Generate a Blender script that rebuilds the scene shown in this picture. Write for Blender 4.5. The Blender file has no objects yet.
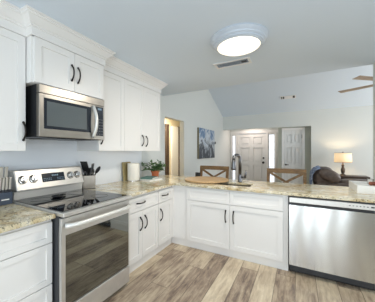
import bpy, bmesh, math, random
from mathutils import Vector, Matrix
random.seed(7)
SC = bpy.context.scene
COL = SC.collection
PI = math.pi

# ------------------------------------------------------------------ camera, world, lights, exposure
cam_data = bpy.data.cameras.new('camera')
cam_data.sensor_fit = 'HORIZONTAL'
cam_data.sensor_width = 36.0
cam_data.lens = 218.14 / 375 * 36.0
cam_data.shift_x = 17.5 / 375
cam_data.shift_y = 0.0
cam_data.clip_start = 0.05
cam = bpy.data.objects.new('camera', cam_data)
COL.objects.link(cam)
cam.location = (2.38, 0, 1.37)
cam.rotation_euler = (PI / 2, 0, math.radians(30.336))
SC.camera = cam

w = bpy.data.worlds.new('world')
SC.world = w
w.use_nodes = True
w.node_tree.nodes['Background'].inputs[0].default_value = (0.86, 0.93, 1.0, 1)
w.node_tree.nodes['Background'].inputs[1].default_value = 1.35

SC.view_settings.view_transform = 'Standard'
SC.view_settings.look = 'None'
SC.view_settings.gamma = 1
SC.view_settings.exposure = 0.05
SC.cycles.max_bounces = 10
SC.cycles.diffuse_bounces = 6
SC.cycles.glossy_bounces = 5
SC.cycles.caustics_reflective = False
SC.cycles.caustics_refractive = False
SC.cycles.sample_clamp_indirect = 6


def area(name, loc, direction, sx, sy, power, color=(1, 1, 1)):
    d = bpy.data.lights.new(name, 'AREA')
    d.shape = 'RECTANGLE'
    d.size, d.size_y = sx, sy
    d.energy = power
    d.color = color
    o = bpy.data.objects.new(name, d)
    COL.objects.link(o)
    o.location = loc
    o.rotation_euler = Vector(direction).to_track_quat('-Z', 'Z').to_euler()
    return o


# daylight that enters by the kitchen's rear glazed doors, the side glass door and the living room's side windows
for _x0, _x1, _p in ((0.99, 2.28, 37), (2.54, 2.72, 8), (2.90, 3.14, 10), (3.40, 3.62, 6)):
    area('daylight_rear_window', ((_x0 + _x1) / 2, -1.94, 1.16), (0, 1, 0.22), _x1 - _x0, 2.05, _p, (0.80, 0.91, 1.0))
area('daylight_side_door', (4.45, 0.6, 1.15), (-1, 0, 0.2), 2.0, 2.0, 27, (0.84, 0.93, 1.0))
area('daylight_living_windows', (6.85, 5.9, 1.5), (-1, 0, -0.12), 2.6, 1.8, 125, (0.94, 0.97, 1.0))


# ------------------------------------------------------------------ helpers
def lin(c):
    c = c / 255.0
    return c / 12.92 if c <= 0.04045 else ((c + 0.055) / 1.055) ** 2.4


def rgb(r, g, b):
    return (lin(r), lin(g), lin(b), 1.0)


class MB:
    """collects shapes into one mesh"""
    def __init__(self):
        self.v = []
        self.f = []

    def add(self, verts, faces):
        n = len(self.v)
        self.v += [tuple(p) for p in verts]
        self.f += [tuple(i + n for i in f) for f in faces]
        return self

    def box(self, x0, x1, y0, y1, z0, z1):
        x0, x1 = min(x0, x1), max(x0, x1)
        y0, y1 = min(y0, y1), max(y0, y1)
        z0, z1 = min(z0, z1), max(z0, z1)
        return self.add([(x0, y0, z0), (x1, y0, z0), (x1, y1, z0), (x0, y1, z0),
                         (x0, y0, z1), (x1, y0, z1), (x1, y1, z1), (x0, y1, z1)],
                        [(0, 3, 2, 1), (4, 5, 6, 7), (0, 1, 5, 4), (1, 2, 6, 5), (2, 3, 7, 6), (3, 0, 4, 7)])

    def hexa(self, p):  # 8 points, bottom 4 then top 4 (counter-clockwise)
        return self.add(p, [(0, 3, 2, 1), (4, 5, 6, 7), (0, 1, 5, 4), (1, 2, 6, 5), (2, 3, 7, 6), (3, 0, 4, 7)])

    def tube(self, pts, r, seg=8, closed=False):
        pts = [Vector(p) for p in pts]
        rs = r if isinstance(r, (list, tuple)) else [r] * len(pts)
        n = len(pts)
        rings = []
        up = None
        for i, p in enumerate(pts):
            if closed:
                t = (pts[(i + 1) % n] - pts[i - 1]).normalized()
            else:
                a = pts[max(i - 1, 0)]
                b = pts[min(i + 1, n - 1)]
                t = (b - a).normalized()
            if up is None:
                up = Vector((0, 0, 1)) if abs(t.z) < 0.9 else Vector((1, 0, 0))
            s = t.cross(up).normalized()
            up = s.cross(t).normalized()
            rings.append([p + (s * math.cos(2 * PI * k / seg) + up * math.sin(2 * PI * k / seg)) * rs[i] for k in range(seg)])
        vs = [q for ring in rings for q in ring]
        fs = []
        m = n if closed else n - 1
        for i in range(m):
            j = (i + 1) % n
            for k in range(seg):
                l = (k + 1) % seg
                fs.append((i * seg + k, i * seg + l, j * seg + l, j * seg + k))
        if not closed:
            fs.append(tuple(range(seg))[::-1])
            fs.append(tuple((n - 1) * seg + k for k in range(seg)))
        return self.add(vs, fs)

    def lathe(self, prof, cx, cy, seg=32, axis='z', c3=0.0, sx=1.0, sy=1.0):
        vs, fs = [], []
        n = len(prof)
        for (r, z) in prof:
            for k in range(seg):
                a = 2 * PI * k / seg
                if axis == 'z':
                    vs.append((cx + r * math.cos(a) * sx, cy + r * math.sin(a) * sy, z))
                elif axis == 'x':   # cx -> y, cy -> z, profile runs along x
                    vs.append((z, cx + r * math.cos(a), cy + r * math.sin(a)))
                else:               # axis y: cx -> x, cy -> z, profile runs along -y
                    vs.append((cx + r * math.cos(a), -z, cy + r * math.sin(a)))
        for i in range(n - 1):
            for k in range(seg):
                l = (k + 1) % seg
                fs.append((i * seg + k, i * seg + l, (i + 1) * seg + l, (i + 1) * seg + k))
        fs.append(tuple(range(seg))[::-1])
        fs.append(tuple((n - 1) * seg + k for k in range(seg)))
        return self.add(vs, fs)

    def prism(self, poly, z0, z1):
        n = len(poly)
        vs = [(x, y, z0) for x, y in poly] + [(x, y, z1) for x, y in poly]
        fs = [tuple(range(n))[::-1], tuple(range(n, 2 * n))]
        fs += [(i, (i + 1) % n, n + (i + 1) % n, n + i) for i in range(n)]
        return self.add(vs, fs)

    def ellipsoid(self, c, r, seg=20, rings=12, power=1.0):
        vs, fs = [], []
        def sp(x):
            return math.copysign(abs(x) ** power, x)
        for i in range(rings + 1):
            th = -PI / 2 + PI * i / rings
            for k in range(seg):
                a = 2 * PI * k / seg
                vs.append((c[0] + r[0] * sp(math.cos(th)) * sp(math.cos(a)),
                           c[1] + r[1] * sp(math.cos(th)) * sp(math.sin(a)),
                           c[2] + r[2] * sp(math.sin(th))))
        for i in range(rings):
            for k in range(seg):
                l = (k + 1) % seg
                fs.append((i * seg + k, i * seg + l, (i + 1) * seg + l, (i + 1) * seg + k))
        return self.add(vs, fs)

    def xform(self, mat):
        self.v = [tuple(mat @ Vector(p)) for p in self.v]
        return self


OFF = {}


def obj(name, mb, mat, parent=None, smooth=False, bevel=0.0, label=None, origin=None):
    me = bpy.data.meshes.new(name)
    off = OFF.get(parent, Vector((0, 0, 0))) if parent else (Vector(origin) if origin else Vector((0, 0, 0)))
    me.from_pydata([tuple(Vector(p) - off) for p in mb.v], [], mb.f)
    bm = bmesh.new()
    bm.from_mesh(me)
    bmesh.ops.remove_doubles(bm, verts=bm.verts, dist=1e-6)
    bmesh.ops.recalc_face_normals(bm, faces=bm.faces)
    bm.to_mesh(me)
    bm.free()
    if smooth:
        for p in me.polygons:
            p.use_smooth = True
    me.materials.append(mat)
    o = bpy.data.objects.new(name, me)
    COL.objects.link(o)
    if parent:
        o.parent = parent
    else:
        o.location = off
    OFF[o] = off
    if bevel:
        m = o.modifiers.new('bevel', 'BEVEL')
        m.width = bevel
        m.segments = 2
        m.limit_method = 'ANGLE'
        m.angle_limit = math.radians(40)
    if smooth == 'auto':
        m = o.modifiers.new('split', 'EDGE_SPLIT')
        m.split_angle = math.radians(35)
    if label:
        o['label'] = label
    return o


def thing(name, label, cat, loc=(0, 0, 0), group=None):
    o = bpy.data.objects.new(name, None)
    o.empty_display_size = 0.05
    COL.objects.link(o)
    o.location = loc
    OFF[o] = Vector(loc)
    o['label'] = label
    o['category'] = cat
    if group:
        o['group'] = group
    return o


def tag(o, label, cat, group=None):
    o['label'] = label
    o['category'] = cat
    if group:
        o['group'] = group
    return o


def struct(name, mb, mat, parent=None, **k):
    o = obj(name, mb, mat, parent, **k)
    if not parent:
        o['kind'] = 'structure'
    return o


# ------------------------------------------------------------------ materials
def material(name, color, rough=0.5, metal=0.0, spec=0.5, emit=None, emit_s=0.0):
    m = bpy.data.materials.new(name)
    m.use_nodes = True
    b = m.node_tree.nodes['Principled BSDF']
    b.inputs['Base Color'].default_value = color
    b.inputs['Roughness'].default_value = rough
    b.inputs['Metallic'].default_value = metal
    b.inputs['Specular IOR Level'].default_value = spec
    if emit:
        b.inputs['Emission Color'].default_value = emit
        b.inputs['Emission Strength'].default_value = emit_s
    return m


def nd(m, t, **props):
    n = m.node_tree.nodes.new(t)
    for k, v in props.items():
        setattr(n, k, v)
    return n


def lk(m, a, b):
    m.node_tree.links.new(a, b)


def ramp(m, fac, stops):
    r = nd(m, 'ShaderNodeValToRGB')
    el = r.color_ramp.elements
    while len(el) < len(stops):
        el.new(0.5)
    for e, (p, c) in zip(el, stops):
        e.position = p
        e.color = c
    lk(m, fac, r.inputs[0])
    return r


def noise(m, scale, detail=4, rough=0.55, vec=None, dist=0.0):
    n = nd(m, 'ShaderNodeTexNoise')
    n.inputs['Scale'].default_value = scale
    n.inputs['Detail'].default_value = detail
    n.inputs['Roughness'].default_value = rough
    n.inputs['Distortion'].default_value = dist
    if vec is None:
        tc = nd(m, 'ShaderNodeTexCoord')
        vec = tc.outputs['Object']
    lk(m, vec, n.inputs['Vector'])
    return n


def mapped(m, scale, coord='Object'):
    tc = nd(m, 'ShaderNodeTexCoord')
    mp = nd(m, 'ShaderNodeMapping')
    mp.inputs['Scale'].default_value = scale
    lk(m, tc.outputs[coord], mp.inputs['Vector'])
    return mp.outputs['Vector']


def bsdf(m):
    return m.node_tree.nodes['Principled BSDF']


def bump(m, height, strength=0.1, dist=0.01):
    b = nd(m, 'ShaderNodeBump')
    b.inputs['Strength'].default_value = strength
    b.inputs['Distance'].default_value = dist
    lk(m, height, b.inputs['Height'])
    lk(m, b.outputs['Normal'], bsdf(m).inputs['Normal'])


def paint(name, color, rough=0.6, grain=0.06):
    m = material(name, color, rough)
    n = noise(m, 180, 2)
    bump(m, n.outputs['Fac'], grain, 0.002)
    return m


def wood(name, dark, light, scale=(2, 30, 30), rough=0.5):
    m = material(name, light, rough)
    n = noise(m, 2.5, 6, 0.65, mapped(m, scale), 0.6)
    r = ramp(m, n.outputs['Fac'], [(0.3, dark), (0.7, light)])
    lk(m, r.outputs[0], bsdf(m).inputs['Base Color'])
    bump(m, n.outputs['Fac'], 0.12, 0.003)
    return m


def brushed(name, color, rough=0.28, scale=(1, 1, 120), strength=0.03):
    m = material(name, color, rough, 1.0)
    n = noise(m, 6, 3, 0.6, mapped(m, scale))
    r = ramp(m, n.outputs['Fac'], [(0.3, tuple([c * 0.9 for c in color[:3]] + [1])), (0.7, color)])
    lk(m, r.outputs[0], bsdf(m).inputs['Base Color'])
    bump(m, n.outputs['Fac'], strength, 0.002)
    return m


M = {}
M['wall'] = paint('pale_grey_wall_paint', rgb(214, 217, 214), 0.7)
M['backsplash'] = paint('white_backsplash_paint', rgb(234, 238, 243), 0.45)
M['ceiling'] = paint('ceiling_paint', rgb(216, 227, 238), 0.8, 0.1)
M['trim'] = material('white_trim', rgb(235, 235, 234), 0.4)
M['cab'] = material('white_cabinet_paint', rgb(229, 227, 224), 0.35)
M['cab_in'] = material('cabinet_carcass', rgb(206, 207, 208), 0.5)
M['hallwall'] = paint('warm_hall_paint', rgb(214, 202, 176), 0.7)
M['door'] = material('white_door_paint', rgb(228, 229, 228), 0.4)
M['bronze'] = material('dark_bronze', rgb(52, 48, 46), 0.32, 0.85)
M['black'] = material('black_plastic', rgb(24, 24, 26), 0.35)
M['blackglass'] = material('black_glass', rgb(14, 15, 17), 0.04, 0.0, 0.9)
M['darkgrey'] = material('dark_grey_metal', rgb(70, 72, 76), 0.4, 0.7)
M['steel'] = material('brushed_steel', rgb(212, 211, 208), 0.23, 1.0)
bsdf(M['steel']).inputs['Anisotropic'].default_value = 1.0
bsdf(M['steel']).inputs['Anisotropic Rotation'].default_value = 0.25
_tg = nd(M['steel'], 'ShaderNodeTangent', direction_type='RADIAL', axis='Z')
lk(M['steel'], _tg.outputs[0], bsdf(M['steel']).inputs['Tangent'])
M['steel_h'] = brushed('brushed_steel_appliance', rgb(214, 211, 206), 0.36, (60, 2, 2), 0.02)
bsdf(M['steel_h']).inputs['Metallic'].default_value = 0.72
M['chrome'] = material('satin_chrome', rgb(215, 213, 210), 0.16, 1.0)
M['gunmetal'] = material('gunmetal_faucet', rgb(112, 112, 114), 0.28, 1.0)
M['ovenglass'] = material('mirrored_oven_glass', rgb(132, 134, 130), 0.035, 0.96)
M['display'] = material('display_panel', rgb(38, 42, 50), 0.12)
M['digits'] = material('display_digits', rgb(110, 132, 150), 0.4, emit=rgb(150, 190, 220), emit_s=0.12)
M['mark'] = material('printed_mark', rgb(120, 122, 126), 0.5)
M['terracotta'] = material('terracotta', rgb(196, 112, 72), 0.8)
M['leaf'] = material('green_leaf', rgb(70, 104, 62), 0.55)
M['leaf'].node_tree.nodes['Principled BSDF'].inputs['Subsurface Weight'].default_value = 0.0
nn = noise(M['leaf'], 22, 2)
rr = ramp(M['leaf'], nn.outputs['Fac'], [(0.35, rgb(44, 76, 44)), (0.65, rgb(104, 136, 84))])
lk(M['leaf'], rr.outputs[0], bsdf(M['leaf']).inputs['Base Color'])
M['soil'] = material('potting_soil', rgb(54, 40, 30), 0.95)
M['paper'] = material('paper_towel', rgb(240, 236, 226), 0.9)
nn = noise(M['paper'], 90, 2)
bump(M['paper'], nn.outputs['Fac'], 0.25, 0.003)
M['teal'] = material('teal_book_cover', rgb(92, 128, 120), 0.5)
M['pages'] = material('book_pages', rgb(236, 234, 226), 0.8)
M['slate'] = material('slate_block', rgb(66, 76, 92), 0.5)
M['olivewood'] = wood('olive_wood_board', rgb(138, 124, 84), rgb(176, 162, 120), (20, 20, 2))
M['boardwood'] = wood('pale_board_wood', rgb(160, 126, 86), rgb(204, 172, 128), (3, 26, 26))
M['stoolwood'] = wood('weathered_stool_wood', rgb(78, 58, 36), rgb(150, 116, 74), (4, 30, 30), 0.6)
M['darkwood'] = wood('dark_table_wood', rgb(48, 38, 34), rgb(82, 66, 56), (4, 30, 30), 0.4)
M['steel_mw'] = brushed('brushed_steel_microwave', rgb(178, 172, 164), 0.30, (60, 2, 2), 0.02)
bsdf(M['steel_mw']).inputs['Metallic'].default_value = 0.85
M['crock'] = brushed('crock_steel', rgb(150, 142, 131), 0.3, (40, 40, 2), 0.02)
M['knife_steel'] = brushed('knife_handle_steel', rgb(206, 200, 190), 0.3, (40, 40, 2), 0.02)
bsdf(M['knife_steel']).inputs['Metallic'].default_value = 0.7
M['leather'] = material('brown_leather', rgb(98, 84, 76), 0.42)
nn = noise(M['leather'], 14, 5)
rr = ramp(M['leather'], nn.outputs['Fac'], [(0.3, rgb(80, 68, 62)), (0.7, rgb(118, 102, 92))])
lk(M['leather'], rr.outputs[0], bsdf(M['leather']).inputs['Base Color'])
bump(M['leather'], nn.outputs['Fac'], 0.4, 0.02)
M['blanket'] = material('blue_blanket', rgb(120, 138, 170), 0.95)
nn = noise(M['blanket'], 30, 3)
rr = ramp(M['blanket'], nn.outputs['Fac'], [(0.35, rgb(78, 94, 126)), (0.65, rgb(160, 172, 194))])
lk(M['blanket'], rr.outputs[0], bsdf(M['blanket']).inputs['Base Color'])
M['tray'] = material('white_lacquer_tray', rgb(240, 239, 235), 0.35)
M['bead'] = wood('brown_wood_bead', rgb(110, 58, 40), rgb(152, 88, 62), (20, 20, 20))
M['glass'] = material('clear_glass', (1, 1, 1, 1), 0.02)
bsdf(M['glass']).inputs['Transmission Weight'].default_value = 1.0
bsdf(M['glass']).inputs['IOR'].default_value = 1.1
M['lampdome'] = material('lit_lamp_glass', rgb(255, 246, 228), 0.4, emit=rgb(255, 243, 222), emit_s=1.15)
M['shade'] = material('lit_lamp_shade', rgb(240, 222, 192), 0.9, emit=rgb(255, 214, 160), emit_s=0.62)
M['lampring'] = material('painted_lamp_ring', rgb(198, 207, 218), 0.35, 0.1)
M['lampbase'] = material('bronze_lamp_base', rgb(84, 74, 66), 0.4, 0.6)
M['fan_wood'] = wood('fan_blade_wood', rgb(150, 130, 112), rgb(186, 168, 150), (4, 20, 20))
M['fan_metal'] = material('fan_nickel', rgb(176, 174, 170), 0.3, 0.9)
M['canvas_edge'] = material('canvas_edge', rgb(128, 122, 100), 0.9)


def floor_material():
    m = material('grey_brown_plank_floor', rgb(150, 130, 110), 0.4)
    tc = nd(m, 'ShaderNodeTexCoord')
    sp = nd(m, 'ShaderNodeSeparateXYZ')
    lk(m, tc.outputs['Object'], sp.inputs[0])

    def mt(op, a, b=None):
        n = nd(m, 'ShaderNodeMath', operation=op)
        for i, v in enumerate((a, b)):
            if v is None:
                continue
            if isinstance(v, (int, float)):
                n.inputs[i].default_value = v
            else:
                lk(m, v, n.inputs[i])
        return n.outputs[0]
    W, L = 0.185, 1.22
    xs = mt('DIVIDE', mt('ADD', sp.outputs['X'], 0.045), W)
    row = mt('FLOOR', xs)
    fx = mt('FRACT', xs)
    wn = nd(m, 'ShaderNodeTexWhiteNoise', noise_dimensions='1D')
    lk(m, row, wn.inputs['W'])
    ys = mt('ADD', mt('DIVIDE', sp.outputs['Y'], L), mt('MULTIPLY', wn.outputs['Value'], 7.0))
    fy = mt('FRACT', ys)
    cid = nd(m, 'ShaderNodeCombineXYZ')
    lk(m, row, cid.inputs[0])
    lk(m, mt('FLOOR', ys), cid.inputs[1])
    wn2 = nd(m, 'ShaderNodeTexWhiteNoise', noise_dimensions='2D')
    lk(m, cid.outputs[0], wn2.inputs['Vector'])
    # grain: stretched noise shifted per plank
    gx = nd(m, 'ShaderNodeCombineXYZ')
    lk(m, mt('ADD', mt('MULTIPLY', sp.outputs['X'], 20.0), mt('MULTIPLY', wn2.outputs['Value'], 40.0)), gx.inputs[0])
    lk(m, mt('ADD', mt('MULTIPLY', sp.outputs['Y'], 2.6), mt('MULTIPLY', wn2.outputs['Value'], 17.0)), gx.inputs[1])
    g1 = noise(m, 1.5, 8, 0.7, gx.outputs[0], 0.5)
    gx2 = nd(m, 'ShaderNodeCombineXYZ')
    lk(m, mt('ADD', mt('MULTIPLY', sp.outputs['X'], 3.0), mt('MULTIPLY', wn2.outputs['Value'], 11.0)), gx2.inputs[0])
    lk(m, mt('MULTIPLY', sp.outputs['Y'], 1.3), gx2.inputs[1])
    g2 = noise(m, 2.2, 4, 0.6, gx2.outputs[0], 0.4)
    tone = mt('ADD', mt('MULTIPLY', wn2.outputs['Value'], 0.34), mt('ADD', mt('MULTIPLY', g1.outputs['Fac'], 1.05), mt('MULTIPLY', g2.outputs['Fac'], 0.6)))
    tone = mt('SUBTRACT', tone, 0.48)
    cr = ramp(m, tone, [(0.14, rgb(88, 74, 64)), (0.32, rgb(140, 121, 104)), (0.50, rgb(178, 160, 137)), (0.72, rgb(206, 190, 164)), (0.95, rgb(226, 213, 190))])
    ex = mt('ABSOLUTE', mt('SUBTRACT', fx, 0.5))
    ey = mt('ABSOLUTE', mt('SUBTRACT', fy, 0.5))
    seam = mt('MAXIMUM', mt('GREATER_THAN', ex, 0.5 - 0.013), mt('GREATER_THAN', ey, 0.5 - 0.0025))
    mx = nd(m, 'ShaderNodeMixRGB')
    lk(m, mt('MULTIPLY', seam, 0.75), mx.inputs[0])
    lk(m, cr.outputs[0], mx.inputs[1])
    mx.inputs[2].default_value = rgb(66, 54, 46)
    lk(m, mx.outputs[0], bsdf(m).inputs['Base Color'])
    bump(m, mt('SUBTRACT', g1.outputs['Fac'], mt('MULTIPLY', seam, 0.6)), 0.15, 0.004)
    return m


def granite_material():
    m = material('speckled_beige_granite', rgb(214, 200, 166), 0.12, 0.0, 0.6)
    tc = nd(m, 'ShaderNodeTexCoord')
    v = tc.outputs['Object']
    big = noise(m, 5.5, 5, 0.6, v, 1.2)
    mid = noise(m, 27, 5, 0.72, v, 0.6)
    fine = noise(m, 85, 3, 0.6, v)
    c0 = ramp(m, big.outputs['Fac'], [(0.34, rgb(190, 162, 112)), (0.48, rgb(212, 200, 168)), (0.64, rgb(228, 222, 204))])
    c1 = ramp(m, mid.outputs['Fac'], [(0.33, (1, 1, 1, 1)), (0.46, (0, 0, 0, 1))])
    mx = nd(m, 'ShaderNodeMixRGB')
    lk(m, c1.outputs[0], mx.inputs[0])
    lk(m, c0.outputs[0], mx.inputs[1])
    mx.inputs[2].default_value = rgb(110, 94, 70)
    c2 = ramp(m, fine.outputs['Fac'], [(0.36, (1, 1, 1, 1)), (0.43, (0, 0, 0, 1))])
    mx2 = nd(m, 'ShaderNodeMixRGB')
    lk(m, c2.outputs[0], mx2.inputs[0])
    lk(m, mx.outputs[0], mx2.inputs[1])
    mx2.inputs[2].default_value = rgb(74, 66, 54)
    c3 = ramp(m, mid.outputs['Fac'], [(0.60, (0, 0, 0, 1)), (0.72, (0.8, 0.8, 0.8, 1))])
    mx3 = nd(m, 'ShaderNodeMixRGB')
    lk(m, c3.outputs[0], mx3.inputs[0])
    lk(m, mx2.outputs[0], mx3.inputs[1])
    mx3.inputs[2].default_value = rgb(240, 234, 216)
    lk(m, mx3.outputs[0], bsdf(m).inputs['Base Color'])
    return m


def painting_material():
    # loose blue, white and charcoal brushwork
    m = material('winter_street_painting', rgb(150, 160, 175), 0.6)
    tc = nd(m, 'ShaderNodeTexCoord')
    n1 = noise(m, 3.4, 6, 0.6, tc.outputs['Object'], 1.0)
    sp = nd(m, 'ShaderNodeSeparateXYZ')
    lk(m, tc.outputs['Object'], sp.inputs[0])
    a = nd(m, 'ShaderNodeMath', operation='MULTIPLY')
    lk(m, sp.outputs['Z'], a.inputs[0])
    a.inputs[1].default_value = 0.35
    b = nd(m, 'ShaderNodeMath', operation='ADD')
    lk(m, n1.outputs['Fac'], b.inputs[0])
    lk(m, a.outputs[0], b.inputs[1])
    r = ramp(m, b.outputs[0], [(0.40, rgb(60, 66, 76)), (0.50, rgb(150, 158, 166)), (0.58, rgb(200, 207, 214)), (0.67, rgb(108, 136, 168)), (0.82, rgb(70, 96, 130))])
    lk(m, r.outputs[0], bsdf(m).inputs['Base Color'])
    return m


M['floor'] = floor_material()
M['granite'] = granite_material()
M['painting'] = painting_material()

# ------------------------------------------------------------------ the room shell
KC = 2.50            # kitchen ceiling
YE = 3.80            # where the kitchen ceiling ends
YF = 7.94            # far living room wall
ZF = 2.62            # its height
SL = 0.425           # rise of the vault towards the kitchen
XR = 7.0
XK = 4.5
struct('floor', MB().box(-1.3, XR, -2.3, 9.3, -0.1, 0.0), M['floor'])

wl = MB()
wl.box(-0.12, 0, -2.3, 3.86, 0, 4.6)
wl.box(-0.12, 0, 3.86, 4.74, 2.09, 4.6)
wl.box(-0.12, 0, 4.74, 9.2, 0, 4.6)
struct('wall_left', wl, M['wall'])
struct('trim_1', MB().box(0, 0.006, -0.5, 3.066, 0.905, 1.6), M['backsplash'])['label'] = 'white painted backsplash'

# far wall with the wide opening to the entry
wf = MB()
wf.box(0, 2.735, YF, YF + 0.11, 2.14, 2.9)
wf.box(2.735, XR, YF, YF + 0.11, 0, 2.9)
struct('wall_far', wf, M['wall'])

# entry: closet wall, door wall, its ceiling
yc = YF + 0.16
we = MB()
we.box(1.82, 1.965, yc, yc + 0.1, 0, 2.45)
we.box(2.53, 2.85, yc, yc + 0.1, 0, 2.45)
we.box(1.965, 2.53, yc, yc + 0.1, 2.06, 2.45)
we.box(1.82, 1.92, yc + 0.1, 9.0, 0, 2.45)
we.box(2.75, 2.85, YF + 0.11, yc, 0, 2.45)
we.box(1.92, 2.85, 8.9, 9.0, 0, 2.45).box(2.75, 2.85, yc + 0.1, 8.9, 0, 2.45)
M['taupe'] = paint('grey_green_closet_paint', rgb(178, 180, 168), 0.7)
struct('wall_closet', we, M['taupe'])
yd = 9.0
wd = MB()
wd.box(0, 0.02, yd, yd + 0.12, 0, 2.45)
wd.box(0.0, 1.82, yd, yd + 0.12, 2.06, 2.45)
wd.box(1.69, 1.92, yd, yd + 0.12, 0, 2.06)
struct('wall_entry', wd, M['wall'])
struct('ceiling_entry', MB().box(0, 2.85, YF + 0.11, yd + 0.12, 2.45, 2.5), M['ceiling'])

# kitchen ceiling, living room vault
struct('ceiling', MB().box(0, XK, -2.3, YE, KC, KC + 0.12), M['ceiling'])
zt = ZF + SL * (YF - YE)
struct('ceiling_living', MB().hexa([(0, YE - 0.1, zt + 0.0425), (XR, YE - 0.1, zt + 0.0425), (XR, YF + 0.02, ZF - .0085), (0, YF + 0.02, ZF - .0085),
                                    (0, YE - 0.1, zt + 0.2), (XR, YE - 0.1, zt + 0.2), (XR, YF + 0.02, ZF + 0.15), (0, YF + 0.02, ZF + 0.15)]), M['ceiling'])
struct('wall_header', MB().box(0, XR, YE - 0.1, YE, KC + 0.12, zt + 0.1), M['wall'])
struct('wall_right', MB().box(3.23, XR, YE - 0.1, YE, 0, KC + 0.12), M['wall'])
# walls behind and beside the camera, with the openings that let the daylight in
wk = MB()
wk.box(XK, XK + 0.1, -2.3, -0.5, 0, KC)
wk.box(XK, XK + 0.1, 1.7, YE - 0.1, 0, KC)
wk.box(XK, XK + 0.1, -0.5, 1.7, 2.2, KC)
struct('wall_side', wk, M['wall'])
wb = MB()
wb.box(0, 0.95, -2.3, -2.2, 0, KC)
wb.box(3.65, XK, -2.3, -2.2, 0, KC)
wb.box(0.95, 3.65, -2.3, -2.2, 2.25, KC)
struct('wall_rear', wb, M['wall'])
wr = MB()
wr.box(XR, XR + 0.1, YE - 0.1, 4.5, 0, 4.6)
wr.box(XR, XR + 0.1, 7.3, YF + 0.1, 0, 4.6)
wr.box(XR, XR + 0.1, 4.5, 7.3, 0, 0.55)
wr.box(XR, XR + 0.1, 4.5, 7.3, 2.45, 4.6)
struct('wall_living', wr, M['wall'])


def window(name, axis, p, a0, a1, b0, b1, mull=1):
    f = MB()
    def bx(u0, u1, v0, v1, d0, d1):
        if axis == 'y':
            f.box(u0, u1, p + d0, p + d1, v0, v1)
        else:
            f.box(p + d0, p + d1, u0, u1, v0, v1)
    t = 0.06
    bx(a0, a1, b0, b0 + t, 0.0, 0.09)
    bx(a0, a1, b1 - t, b1, 0.0, 0.09)
    bx(a0, a0 + t, b0 + t, b1 - t, 0.0, 0.09)
    bx(a1 - t, a1, b0 + t, b1 - t, 0.0, 0.09)
    for i in range(1, mull + 1):
        c = a0 + (a1 - a0) * i / (mull + 1)
        bx(c - t / 2, c + t / 2, b0 + t, b1 - t, 0.0, 0.09)
    r = struct(name, f, M['trim'])
    return r


wm = window('window_1', 'y', -2.3, 0.95, 3.65, 0.0, 2.25, 0)
obj('mullion', MB().box(2.28, 2.54, -2.3, -2.21, 0.06, 2.19).box(2.72, 2.90, -2.3, -2.21, 0.06, 2.19).box(3.14, 3.40, -2.3, -2.21, 0.06, 2.19), M['trim'], wm)
window('window_2', 'x', XK, -0.5, 1.7, 0.0, 2.2, 1)
window('window_3', 'x', XR, 4.5, 7.3, 0.55, 2.45, 2)

# the hall seen through the doorway
wh = MB()
wh.box(-1.0, -0.9, 3.4, 7.3, 0, 2.4)
wh.box(-1.0, -0.12, 3.3, 3.4, 0, 2.4)
wh.box(-1.0, -0.12, 7.3, 7.4, 0, 2.4)
struct('wall_hall', wh, M['hallwall'])
struct('ceiling_hall', MB().box(-1.0, -0.12, 3.3, 7.4, 2.4, 2.45), M['hallwall'])
d = struct('door_3', MB().box(-0.9, -0.86, 5.66, 6.06, 0.0, 2.12), M['door'])
d['label'] = 'white hall door'
struct('door_casing', MB().box(-0.9, -0.84, 6.06, 6.12, 0, 2.14).box(-0.9, -0.84, 5.32, 5.45, 0, 2.14), M['darkwood'], d)
area('hall_lamp_light', (-0.5, 5.0, 2.36), (0, 0, -1), 0.35, 0.35, 34, (1.0, 0.88, 0.70))
area('entry_fill_light', (0.9, 8.45, 2.42), (0, 0, -1), 0.35, 0.35, 10, (1.0, 0.84, 0.74))  # added warm fill to brighten the entry, no fixture seen there

# baseboards
struct('baseboard_far', MB().box(2.735, XR, YF - 0.015, YF, 0, 0.12), M['trim'])
struct('baseboard_left', MB().box(0, 0.015, 4.74, YF, 0, 0.12), M['trim'])


# panelled doors
def panel_door(name, x0, x1, y, z1, cols=2):
    """six-panel door facing -y"""
    f = MB()
    f.box(x0, x1, y + 0.034, y + 0.055, 0.01, z1)
    wst = (x1 - x0) * 0.12
    rows = [(0.01, 0.22), (0.82, 0.95), (1.50, 1.62), (z1 - 0.13, z1)]
    for a, b in rows:
        f.box(x0, x1, y, y + 0.034, a, b)
    xs = [x0 + (x1 - x0 - wst) * i / cols for i in range(cols + 1)]
    for i, xa in enumerate(xs):
        for (lo, hi) in zip(rows[:-1], rows[1:]):
            f.box(xa, xa + wst, y, y + 0.034, lo[1], hi[0])
    for i in range(cols):
        for (lo, hi) in zip(rows[:-1], rows[1:]):
            a, b = xs[i] + wst + 0.045, xs[i + 1] - 0.045
            f.box(a, b, y + 0.008, y + 0.034, lo[1] + 0.045, hi[0] - 0.045)
    return struct(name, f, M['door'], bevel=0.004)


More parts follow.
